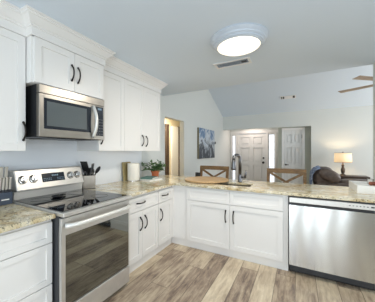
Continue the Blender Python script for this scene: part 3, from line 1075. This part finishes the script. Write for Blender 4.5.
zb = ZC1 + 0.0125
utensil('spatula', 'spatula', 'black flat spatula standing tallest at the left of the crock', (ux, uy + 0.03, zb), (ux + 0.03, uy - 0.062, 1.125), 'flat')
utensil('slotted_turner', 'turner', 'black slotted turner standing in the middle of the crock', (ux + 0.02, uy - 0.01, zb), (ux + 0.042, uy + 0.005, 1.085), 'slot')
utensil('ladle', 'ladle', 'black ladle with round bowl leaning back in the crock', (ux + 0.0, uy - 0.02, zb), (ux - 0.055, uy + 0.055, 1.105), 'ladle')
utensil('serving_spoon', 'spoon', 'black serving spoon behind the turner in the crock', (ux - 0.01, uy + 0.02, zb), (ux - 0.045, uy - 0.03, 1.10), 'spoon')
utensil('cooking_spoon', 'spoon', 'black cooking spoon leaning furthest right out of the crock', (ux + 0.03, uy - 0.045, zb), (ux + 0.035, uy + 0.085, 1.09), 'spoon')
# ------------------------------------------------------------------ things at the corner of the worktop
t = thing('paper_towel_roll', 'white paper towel roll standing on the corner worktop', 'paper towels', (0.165, 2.655, ZC1))
obj('paper', MB().lathe([(0.085, ZC1 + 0.012), (0.092, ZC1 + 0.014), (0.092, ZC1 + 0.272), (0.085, ZC1 + 0.274), (0.022, ZC1 + 0.274), (0.02, ZC1 + 0.25)], 0.165, 2.655, 40), M['paper'], t, 'auto')
obj('stand', MB().lathe([(0.085, ZC1), (0.085, ZC1 + 0.01), (0.08, ZC1 + 0.012)], 0.165, 2.655, 32), M['chrome'], t)
bo = MB().hexa([(0.050, 2.545, ZC1), (0.068, 2.545, ZC1), (0.068, 2.74, ZC1), (0.050, 2.74, ZC1),
                (0.018, 2.545, 1.195), (0.036, 2.545, 1.195), (0.036, 2.74, 1.195), (0.018, 2.74, 1.195)])
tag(obj('cutting_board', bo, M['olivewood'], None, bevel=0.006, origin=(0.06, 2.62, ZC1)), 'olive-brown cutting board leaning on the wall behind the paper towels', 'cutting board')


def book(label, cx, cy, z0, wx, wy, h, rot, cover, grp):
    k = thing('book', label, 'book', (cx, cy, z0), grp)
    mm = Matrix.Translation((cx, cy, z0)) @ Matrix.Rotation(rot, 4, 'Z')
    c = MB()
    c.box(-wx, wx, -wy, wy, 0, 0.003).box(-wx, wx, -wy, wy, h - 0.003, h).box(-wx, wx, -wy, -wy + 0.004, 0.003, h - 0.003)
    obj('cover', c.xform(mm), cover, k)
    obj('pages', MB().box(-wx + 0.006, wx - 0.006, -wy + 0.004, wy - 0.006, 0.003, h - 0.003).xform(mm), M['pages'], k)


book('white book at the bottom of the pile in front of the potted plant', 0.345, 2.875, ZC1, 0.115, 0.15, 0.024, -0.15, M['tray'], 'books by the plant')
book('teal book on top of the white one by the potted plant', 0.325, 2.865, ZC1 + 0.0245, 0.10, 0.125, 0.024, 0.2, M['teal'], 'books by the plant')

px, py = 0.235, 3.155
t = thing('potted_plant', 'leafy green plant in a terracotta pot at the counter corner', 'plant', (px, py, ZC1))
obj('pot', MB().lathe([(0.048, ZC1), (0.052, ZC1 + 0.004), (0.066, ZC1 + 0.095), (0.075, ZC1 + 0.096), (0.078, ZC1 + 0.125), (0.068, ZC1 + 0.125), (0.064, ZC1 + 0.105), (0.001, ZC1 + 0.105)], px, py, 32), M['terracotta'], t, 'auto')
obj('soil', MB().lathe([(0.062, ZC1 + 0.106), (0.03, ZC1 + 0.112), (0.001, ZC1 + 0.114)], px, py, 20), M['soil'], t)
lf, st = MB(), MB()
for i in range(56):
    a = random.uniform(0, 2 * PI)
    reach = random.uniform(0.05, 0.235)
    hgt = random.uniform(0.0, 0.14) + (0.04 if reach < 0.12 else 0)
    base = Vector((px + 0.03 * math.cos(a), py + 0.03 * math.sin(a), ZC1 + 0.11))
    tipx = max(0.03, px + reach * math.cos(a))
    tip = Vector((tipx, py + reach * math.sin(a) * 1.15, ZC1 + 0.11 + hgt * (1 if random.random() < 0.8 else 0.2)))
    mid = (base + tip) / 2 + Vector((0, 0, 0.035))
    st.tube([base, mid, tip], 0.0022, 5)
    for k in range(5):
        f = 0.35 + 0.16 * k
        p = base * (1 - f) ** 2 + mid * 2 * f * (1 - f) + tip * f * f
        dr_ = Vector((random.uniform(-1, 1), random.uniform(-1, 1), random.uniform(-0.2, 0.7))).normalized()
        sd = dr_.cross(Vector((0, 0, 1))).normalized()
        Lf = random.uniform(0.036, 0.062)
        Wf = Lf * 0.40
        up = sd.cross(dr_) * 0.006
        q = [p, p + dr_ * Lf * 0.4 + sd * Wf + up, p + dr_ * Lf, p + dr_ * Lf * 0.4 - sd * Wf + up, p + dr_ * Lf * 0.5 - up]
        q = [Vector((max(v.x, 0.012), v.y, v.z)) for v in q]
        lf.add(q, [(0, 1, 4), (1, 2, 4), (2, 3, 4), (3, 0, 4)])
obj('foliage', lf, M['leaf'], t)
obj('stem', st, M['leaf'], t)

# ------------------------------------------------------------------ tray with beads at the right end
TX0, TX1, TY0, TY1, TH = 2.95, 3.46, 3.13, 3.60, 0.084
t = thing('tray', 'white tray at the right end of the peninsula worktop', 'tray', ((TX0 + TX1) / 2, (TY0 + TY1) / 2, ZC1))
tm = MB()
tm.box(TX0, TX1, TY0, TY1, ZC1, ZC1 + TH - 0.012)
tm.box(TX0, TX1, TY0, TY0 + 0.015, ZC1 + TH - 0.012, ZC1 + TH).box(TX0, TX1, TY1 - 0.015, TY1, ZC1 + TH - 0.012, ZC1 + TH)
tm.box(TX0, TX0 + 0.015, TY0 + 0.015, TY1 - 0.015, ZC1 + TH - 0.012, ZC1 + TH).box(TX1 - 0.015, TX1, TY0 + 0.015, TY1 - 0.015, ZC1 + TH - 0.012, ZC1 + TH)
obj('body', tm, M['tray'], t)
gb = MB()
z0 = ZC1 + TH - 0.012 + 0.0225
for i in range(13):
    gb.ellipsoid((3.10 + i * 0.029, 3.30 + 0.02 * math.sin(i * 0.7), z0), (0.022, 0.022, 0.022), 12, 8)
tag(obj('bead_garland', gb, M['bead'], None, True, origin=(3.2, 3.3, ZC1 + TH - 0.012)), 'string of brown wooden beads lying on the white tray', 'beads')
vt = MB().lathe([(0.026, ZC1 + TH - 0.0115), (0.03, ZC1 + TH + 0.03), (0.032, ZC1 + TH + 0.045), (0.030, ZC1 + TH + 0.045), (0.027, ZC1 + TH), (0.001, ZC1 + TH - 0.004)], 3.13, 3.47, 20)
tag(obj('votive_glass', vt, M['glass'], None, True, origin=(3.13, 3.47, ZC1 + TH - 0.0115)), 'small clear votive glass on the white tray behind the beads', 'glass')


# ------------------------------------------------------------------ stools behind the peninsula
def stool():
    t = thing('bar_stool', '', 'stool', (0, 0, 0), 'wooden counter stools at the peninsula')
    w2 = 0.285
    obj('seat', MB().prism([(-w2 + 0.02, -0.20), (w2 - 0.02, -0.20), (w2, 0.17), (-w2, 0.17)], 0.62, 0.66), M['stoolwood'], t, bevel=0.01)
    for s in (-1, 1):
        obj('leg', MB().hexa([(s * (w2 - 0.03) - 0.02, -0.22, 0), (s * (w2 - 0.03) + 0.02, -0.22, 0), (s * (w2 - 0.03) + 0.02, -0.18, 0), (s * (w2 - 0.03) - 0.02, -0.18, 0),
                              (s * (w2 - 0.05) - 0.022, -0.19, 0.62), (s * (w2 - 0.05) + 0.022, -0.19, 0.62), (s * (w2 - 0.05) + 0.022, -0.145, 0.62), (s * (w2 - 0.05) - 0.022, -0.145, 0.62)]), M['stoolwood'], t)
        m = MB()
        x = s * (w2 - 0.0225)
        zs = [(0.0, 0.19), (0.62, 0.17), (0.85, 0.185), (1.07, 0.225)]
        for (za, ya), (zb_, yb) in zip(zs[:-1], zs[1:]):
            m.hexa([(x - 0.0225, ya, za), (x + 0.0225, ya, za), (x + 0.0225, ya + 0.04, za), (x - 0.0225, ya + 0.04, za),
                    (x - 0.0225, yb, zb_), (x + 0.0225, yb, zb_), (x + 0.0225, yb + 0.04, zb_), (x - 0.0225, yb + 0.04, zb_)])
        obj('leg', m, M['stoolwood'], t, label='rear leg running up as backrest post')
    m = MB()
    n = 8
    for i in range(n):
        xa, xb = -w2 + 2 * w2 * i / n, -w2 + 2 * w2 * (i + 1) / n
        ca, cb = [0.02 * (1 - (2 * k / n - 1) ** 2) for k in (i, i + 1)]
        m.hexa([(xa, 0.205 + ca, 1.005), (xb, 0.205 + cb, 1.005), (xb, 0.245 + cb, 1.005), (xa, 0.245 + ca, 1.005),
                (xa, 0.218 + ca, 1.078), (xb, 0.218 + cb, 1.078), (xb, 0.258 + cb, 1.078), (xa, 0.258 + ca, 1.078)])
    obj('top_rail', m, M['stoolwood'], t)
    for s in (-1, 1):
        a, b = Vector((s * (w2 - 0.045), 0.222, 1.01)), Vector((-s * (w2 - 0.045), 0.195, 0.72))
        o = 0.006 * s
        obj('cross_brace', MB().hexa([(b.x - 0.034, b.y + o - 0.01, b.z), (b.x + 0.034, b.y + o - 0.01, b.z), (b.x + 0.034, b.y + o + 0.012, b.z), (b.x - 0.034, b.y + o + 0.012, b.z),
                                      (a.x - 0.034, a.y + o - 0.01, a.z), (a.x + 0.034, a.y + o - 0.01, a.z), (a.x + 0.034, a.y + o + 0.012, a.z), (a.x - 0.034, a.y + o + 0.012, a.z)]), M['stoolwood'], t)
    obj('lower_rail', MB().box(-w2 + 0.045, w2 - 0.045, 0.172, 0.205, 0.69, 0.73), M['stoolwood'], t)
    obj('foot_rail', MB().box(-w2 + 0.05, w2 - 0.05, -0.205, -0.175, 0.2, 0.24), M['stoolwood'], t)
    return t


s1 = stool()
s1.location = (0.975, 3.87, 0)
s1['label'] = 'wooden X-back counter stool behind the round board, left of the faucet'
s2 = s1.copy()
COL.objects.link(s2)
for ch in list(s1.children):
    c = ch.copy()
    COL.objects.link(c)
    c.parent = s2
s2.location = (2.215, 3.81, 0)
s2['label'] = 'wooden X-back counter stool right of the faucet, in front of the closet door'

# ------------------------------------------------------------------ living room
SXA, SXB, SYA = 2.64, 4.6, 5.15
t = thing('sofa', 'brown leather sofa beyond the peninsula with its back to the kitchen', 'sofa', ((SXA + SXB) / 2, SYA + 0.45, 0))
obj('frame', MB().box(SXA + 0.06, SXB - 0.06, SYA, SYA + 0.9, 0.08, 0.42), M['leather'], t, bevel=0.03)
obj('backrest', MB().box(SXA + 0.04, SXB - 0.04, SYA, SYA + 0.2, 0.3, 0.76), M['leather'], t, bevel=0.06)
for (a, b, hh) in ((SXA, SXA + 0.36, 1.05), (SXA + 0.38, SXA + 1.17, 0.83), (SXA + 1.19, SXB, 0.83)):
    m = MB()
    m.ellipsoid(((a + b) / 2, SYA + 0.20, (0.62 + hh) / 2), ((b - a) / 2, 0.17, (hh - 0.62) / 2 + 0.01), 28, 16, 0.72)
    obj('back_cushion', m, M['leather'], t, True)
for i in range(3):
    a = SXA + 0.2 + i * 0.52
    obj('seat_cushion', MB().box(a, a + 0.51, SYA + 0.3, SYA + 0.92, 0.42, 0.56), M['leather'], t, bevel=0.05)
for a in (SXA, SXB - 0.2):
    obj('arm', MB().box(a, a + 0.2, SYA + 0.05, SYA + 0.92, 0.08, 0.62), M['leather'], t, bevel=0.07)
for (x, y) in ((SXA + 0.1, SYA + 0.08), (SXB - 0.1, SYA + 0.08), (SXA + 0.1, SYA + 0.82), (SXB - 0.1, SYA + 0.82)):
    obj('foot', MB().box(x - 0.03, x + 0.03, y - 0.03, y + 0.03, 0, 0.08), M['darkwood'], t)
# throw pillow slumped at the left seat, added as a part of the sofa
pm = MB()
pm.ellipsoid((0, 0, 0), (0.19, 0.09, 0.115), 24, 14, 0.85)
pm.xform(Matrix.Translation((2.905, SYA + 0.02, 0.90)) @ Matrix.Rotation(math.radians(30), 4, 'Y'))
obj('throw_pillow', pm, M['leather'], t, True)
# blanket over the sofa end
bl = MB()
n = 10
lay = []
for i in range(n + 1):
    f = i / n
    y = SYA - 0.03 + 0.42 * f
    lay.append((y, f))
top = [(SXA - 0.035, 0.62), (SXA - 0.04, 0.80), (SXA - 0.025, 0.95), (SXA + 0.03, 1.04), (SXA + 0.10, 1.075)]
vs, fs = [], []
for (y, f) in lay:
    for (x, z) in top:
        vs.append((x + 0.012 * math.sin(f * 14), y, z - 0.03 * abs(2 * f - 1) ** 2))
    for (x, z) in top:
        vs.append((x + 0.02 + 0.012 * math.sin(f * 14), y, z - 0.02 - 0.03 * abs(2 * f - 1) ** 2))
K = len(top)
for i in range(n):
    a, b = i * 2 * K, (i + 1) * 2 * K
    for k in range(K - 1):
        fs.append((a + k, a + k + 1, b + k + 1, b + k))
        fs.append((a + K + k, b + K + k, b + K + k + 1, a + K + k + 1))
    fs.append((a, b, b + K, a + K))
    fs.append((a + K - 1, a + 2 * K - 1, b + 2 * K - 1, b + K - 1))
for a in (0, n * 2 * K):
    for k in range(K - 1):
        fs.append((a + k, a + K + k, a + K + k + 1, a + k + 1))
bl.add(vs, fs)
tag(obj('blanket', bl, M['blanket'], None, True, origin=(SXA, SYA + 0.1, 0.7)), 'folded blue throw blanket hanging over the left end of the sofa', 'blanket')

# console table and lamp
CX0, CX1, CY0, CY1 = 3.22, 3.96, 7.28, 7.70
t = thing('side_table', 'dark wooden side table against the far wall under the lamp', 'table', ((CX0 + CX1) / 2, (CY0 + CY1) / 2, 0))
obj('tabletop', MB().box(CX0, CX1, CY0, CY1, 0.67, 0.71), M['darkwood'], t, bevel=0.006)
obj('apron', MB().box(CX0 + 0.03, CX1 - 0.03, CY0 + 0.03, CY1 - 0.03, 0.57, 0.67), M['darkwood'], t)
for (x, y) in ((CX0 + 0.05, CY0 + 0.05), (CX1 - 0.05, CY0 + 0.05), (CX0 + 0.05, CY1 - 0.05), (CX1 - 0.05, CY1 - 0.05)):
    obj('leg', MB().box(x - 0.025, x + 0.025, y - 0.025, y + 0.025, 0, 0.57), M['darkwood'], t)
lx, ly = 3.44, 7.48
t = thing('table_lamp', 'lit table lamp with a cream drum shade on the side table', 'lamp', (lx, ly, 0.71))
obj('base', MB().lathe([(0.075, 0.71), (0.075, 0.725), (0.045, 0.74), (0.03, 0.76), (0.045, 0.80), (0.05, 0.86), (0.035, 0.92), (0.022, 0.945), (0.034, 0.96), (0.03, 0.99), (0.014, 1.01), (0.012, 1.06)], lx, ly, 24), M['lampbase'], t, True)
sh = MB().lathe([(0.196, 1.068), (0.184, 1.315), (0.181, 1.315), (0.193, 1.068)], lx, ly, 40)
sh.f = sh.f[:-2]
sh.add([], [])
nv = 40
sh.f += [(3 * nv + k, 3 * nv + (k + 1) % nv, (k + 1) % nv, k) for k in range(nv)]
lo = obj('lamp_shade', sh, M['shade'], t, True, label='cream drum shade, glowing')
for z, r in ((1.317, 0.1845), (1.066, 0.1965)):
    obj('shade_trim', MB().tube([(lx + r * math.cos(2 * PI * k / 40), ly + r * math.sin(2 * PI * k / 40), z) for k in range(40)], 0.004, 6, True), M['lampbase'], lo)
obj('harp', MB().tube([(lx, ly, 1.05), (lx + 0.06, ly, 1.14), (lx + 0.06, ly, 1.24), (lx, ly, 1.315)], 0.003, 6).tube([(lx, ly, 1.05), (lx - 0.06, ly, 1.14), (lx - 0.06, ly, 1.24), (lx, ly, 1.315)], 0.003, 6), M['lampbase'], t)
obj('finial', MB().lathe([(0.006, 1.312), (0.012, 1.325), (0.008, 1.335), (0.011, 1.345), (0.004, 1.352)], lx, ly, 14), M['lampbase'], t, True)
obj('bulb', MB().ellipsoid((lx, ly, 1.14), (0.03, 0.03, 0.045), 14, 10), M['lampdome'], t, True)
pl = bpy.data.lights.new('table_lamp_light', 'POINT')
pl.energy = 9
pl.color = (1.0, 0.78, 0.5)
pl.shadow_soft_size = 0.05
po = bpy.data.objects.new('table_lamp_light', pl)
COL.objects.link(po)
po.location = (lx, ly, 1.22)

# picture on the left wall, thermostat
t = thing('wall_picture', 'blue and white canvas painting on the left living room wall', 'picture', (0.0, 6.2, 1.58))
pc = MB().box(0.002, 0.055, 5.545, 6.84, 1.155, 2.015)
obj('canvas_frame', pc, M['canvas_edge'], t)
obj('painted_face', MB().box(0.055, 0.057, 5.545, 6.84, 1.155, 2.015), M['painting'], t)
t = thing('thermostat', 'small dark thermostat on the wall right of the painting', 'thermostat', (0.0, 7.04, 1.64))
obj('body', MB().box(0.001, 0.02, 7.0, 7.08, 1.60, 1.68), M['darkgrey'], t, bevel=0.006)

# ------------------------------------------------------------------ ceiling fittings
LX, LY = 1.865, 2.245
t = thing('ceiling_light', 'round lit flush ceiling light with stepped white ring', 'ceiling light', (LX, LY, KC))
obj('base_ring', MB().lathe([(0.275, KC - 0.0005), (0.278, KC - 0.012), (0.262, KC - 0.030), (0.255, KC - 0.036), (0.252, KC - 0.048), (0.236, KC - 0.060), (0.236, KC - 0.072), (0.216, KC - 0.084), (0.2, KC - 0.08)], LX, LY, 56), M['lampring'], t, 'auto')
dm = [(0.208, KC - 0.078)] + [(0.208 * math.cos(a), KC - 0.078 - 0.034 * math.sin(a)) for a in [PI / 2 * k / 8 for k in range(1, 8)]] + [(0.002, KC - 0.112)]
obj('glass_dome', MB().lathe(dm, LX, LY, 48), M['lampdome'], t, True, label='glowing white dome')
pd = bpy.data.lights.new('ceiling_lamp_light', 'AREA')
pd.shape = 'DISK'
pd.size = 0.4
pd.energy = 22
pd.color = (1.0, 0.92, 0.8)
po = bpy.data.objects.new('ceiling_lamp_light', pd)
COL.objects.link(po)
po.location = (LX, LY, KC - 0.125)

t = thing('ceiling_vent', 'white rectangular air vent in the kitchen ceiling beside the light', 'vent', (1.655, 2.83, KC))
VX0, VX1, VY0, VY1 = 1.43, 1.88, 2.735, 2.92
fr = MB()
fr.box(VX0, VX1, VY0, VY0 + 0.028, KC - 0.008, KC - 0.0005).box(VX0, VX1, VY1 - 0.028, VY1, KC - 0.008, KC - 0.0005)
fr.box(VX0, VX0 + 0.03, VY0 + 0.028, VY1 - 0.028, KC - 0.008, KC - 0.0005).box(VX1 - 0.03, VX1, VY0 + 0.028, VY1 - 0.028, KC - 0.008, KC - 0.0005)
obj('frame', fr, M['trim'], t)
sl = MB()
for i in range(6):
    y = VY0 + 0.034 + i * 0.02
    sl.hexa([(VX0 + 0.03, y, KC - 0.008), (VX1 - 0.03, y, KC - 0.008), (VX1 - 0.03, y + 0.003, KC - 0.008), (VX0 + 0.03, y + 0.003, KC - 0.008),
             (VX0 + 0.03, y + 0.006, KC - 0.001), (VX1 - 0.03, y + 0.006, KC - 0.001), (VX1 - 0.03, y + 0.009, KC - 0.001), (VX0 + 0.03, y + 0.009, KC - 0.001)])
obj('louvre', sl, M['lampring'], t)
obj('duct_back', MB().box(VX0 + 0.03, VX1 - 0.03, VY0 + 0.028, VY1 - 0.028, KC - 0.001, KC - 0.0004), M['mark'], t)
obj('damper_lever', MB().box(VX1 - 0.11, VX1 - 0.05, (VY0 + VY1) / 2 - 0.02, (VY0 + VY1) / 2 + 0.02, KC - 0.012, KC - 0.008), M['black'], t)

# vent on the vaulted ceiling
vy = 7.19
vz = ZF + SL * (YF - vy)
rotv = Matrix.Translation((2.135, vy, vz - 0.004)) @ Matrix.Rotation(-math.atan(SL), 4, 'X')
t = thing('ceiling_vent', 'small white vent high on the sloping living room ceiling', 'vent', (2.135, vy, vz - 0.004))
obj('frame', MB().box(-0.20, 0.20, -0.07, 0.07, -0.010, -0.001).xform(rotv), M['trim'], t)
for _a, _b in ((-0.175, -0.15), (-0.13, -0.095), (0.125, 0.175)):
    obj('slot', MB().box(_a, _b, -0.05, 0.05, -0.013, -0.010).xform(rotv), M['darkgrey'], t)

# ceiling fan
fx, fy, fz = 3.76, 4.88, 2.5
t = thing('ceiling_fan', 'ceiling fan on the vault, cut off by the right edge', 'fan', (fx, fy, fz))
obj('downrod', MB().lathe([(0.015, fz + 0.12), (0.015, ZF + SL * (YF - fy) - 0.05)], fx, fy, 12).lathe([(0.02, ZF + SL * (YF - fy) - 0.12), (0.07, ZF + SL * (YF - fy) - 0.06), (0.07, ZF + SL * (YF - fy) - 0.03)], fx, fy, 20), M['fan_metal'], t)
obj('motor', MB().lathe([(0.04, fz - 0.05), (0.11, fz - 0.04), (0.12, fz + 0.03), (0.1, fz + 0.09), (0.03, fz + 0.13)], fx, fy, 28), M['fan_metal'], t, 'auto')
obj('lamp_bowl', MB().lathe([(0.002, fz - 0.15), (0.06, fz - 0.14), (0.10, fz - 0.10), (0.11, fz - 0.05)], fx, fy, 24), M['lampring'], t, True)
for k in range(5):
    a = math.radians(149 + 72 * k)
    m = MB()
    m.hexa([(0.17, -0.05, -0.006), (0.80, -0.06, -0.006), (0.80, 0.06, 0.012), (0.17, 0.05, 0.008),
            (0.17, -0.05, 0.0), (0.80, -0.06, 0.0), (0.80, 0.06, 0.018), (0.17, 0.05, 0.014)])
    mm = Matrix.Translation((fx, fy, fz)) @ Matrix.Rotation(a, 4, 'Z')
    bo_ = obj('blade', m.xform(mm), M['fan_wood'], t, bevel=0.003)
    obj('blade_bracket', MB().box(0.10, 0.20, -0.015, 0.015, -0.012, -0.006).xform(mm), M['fan_metal'], bo_)
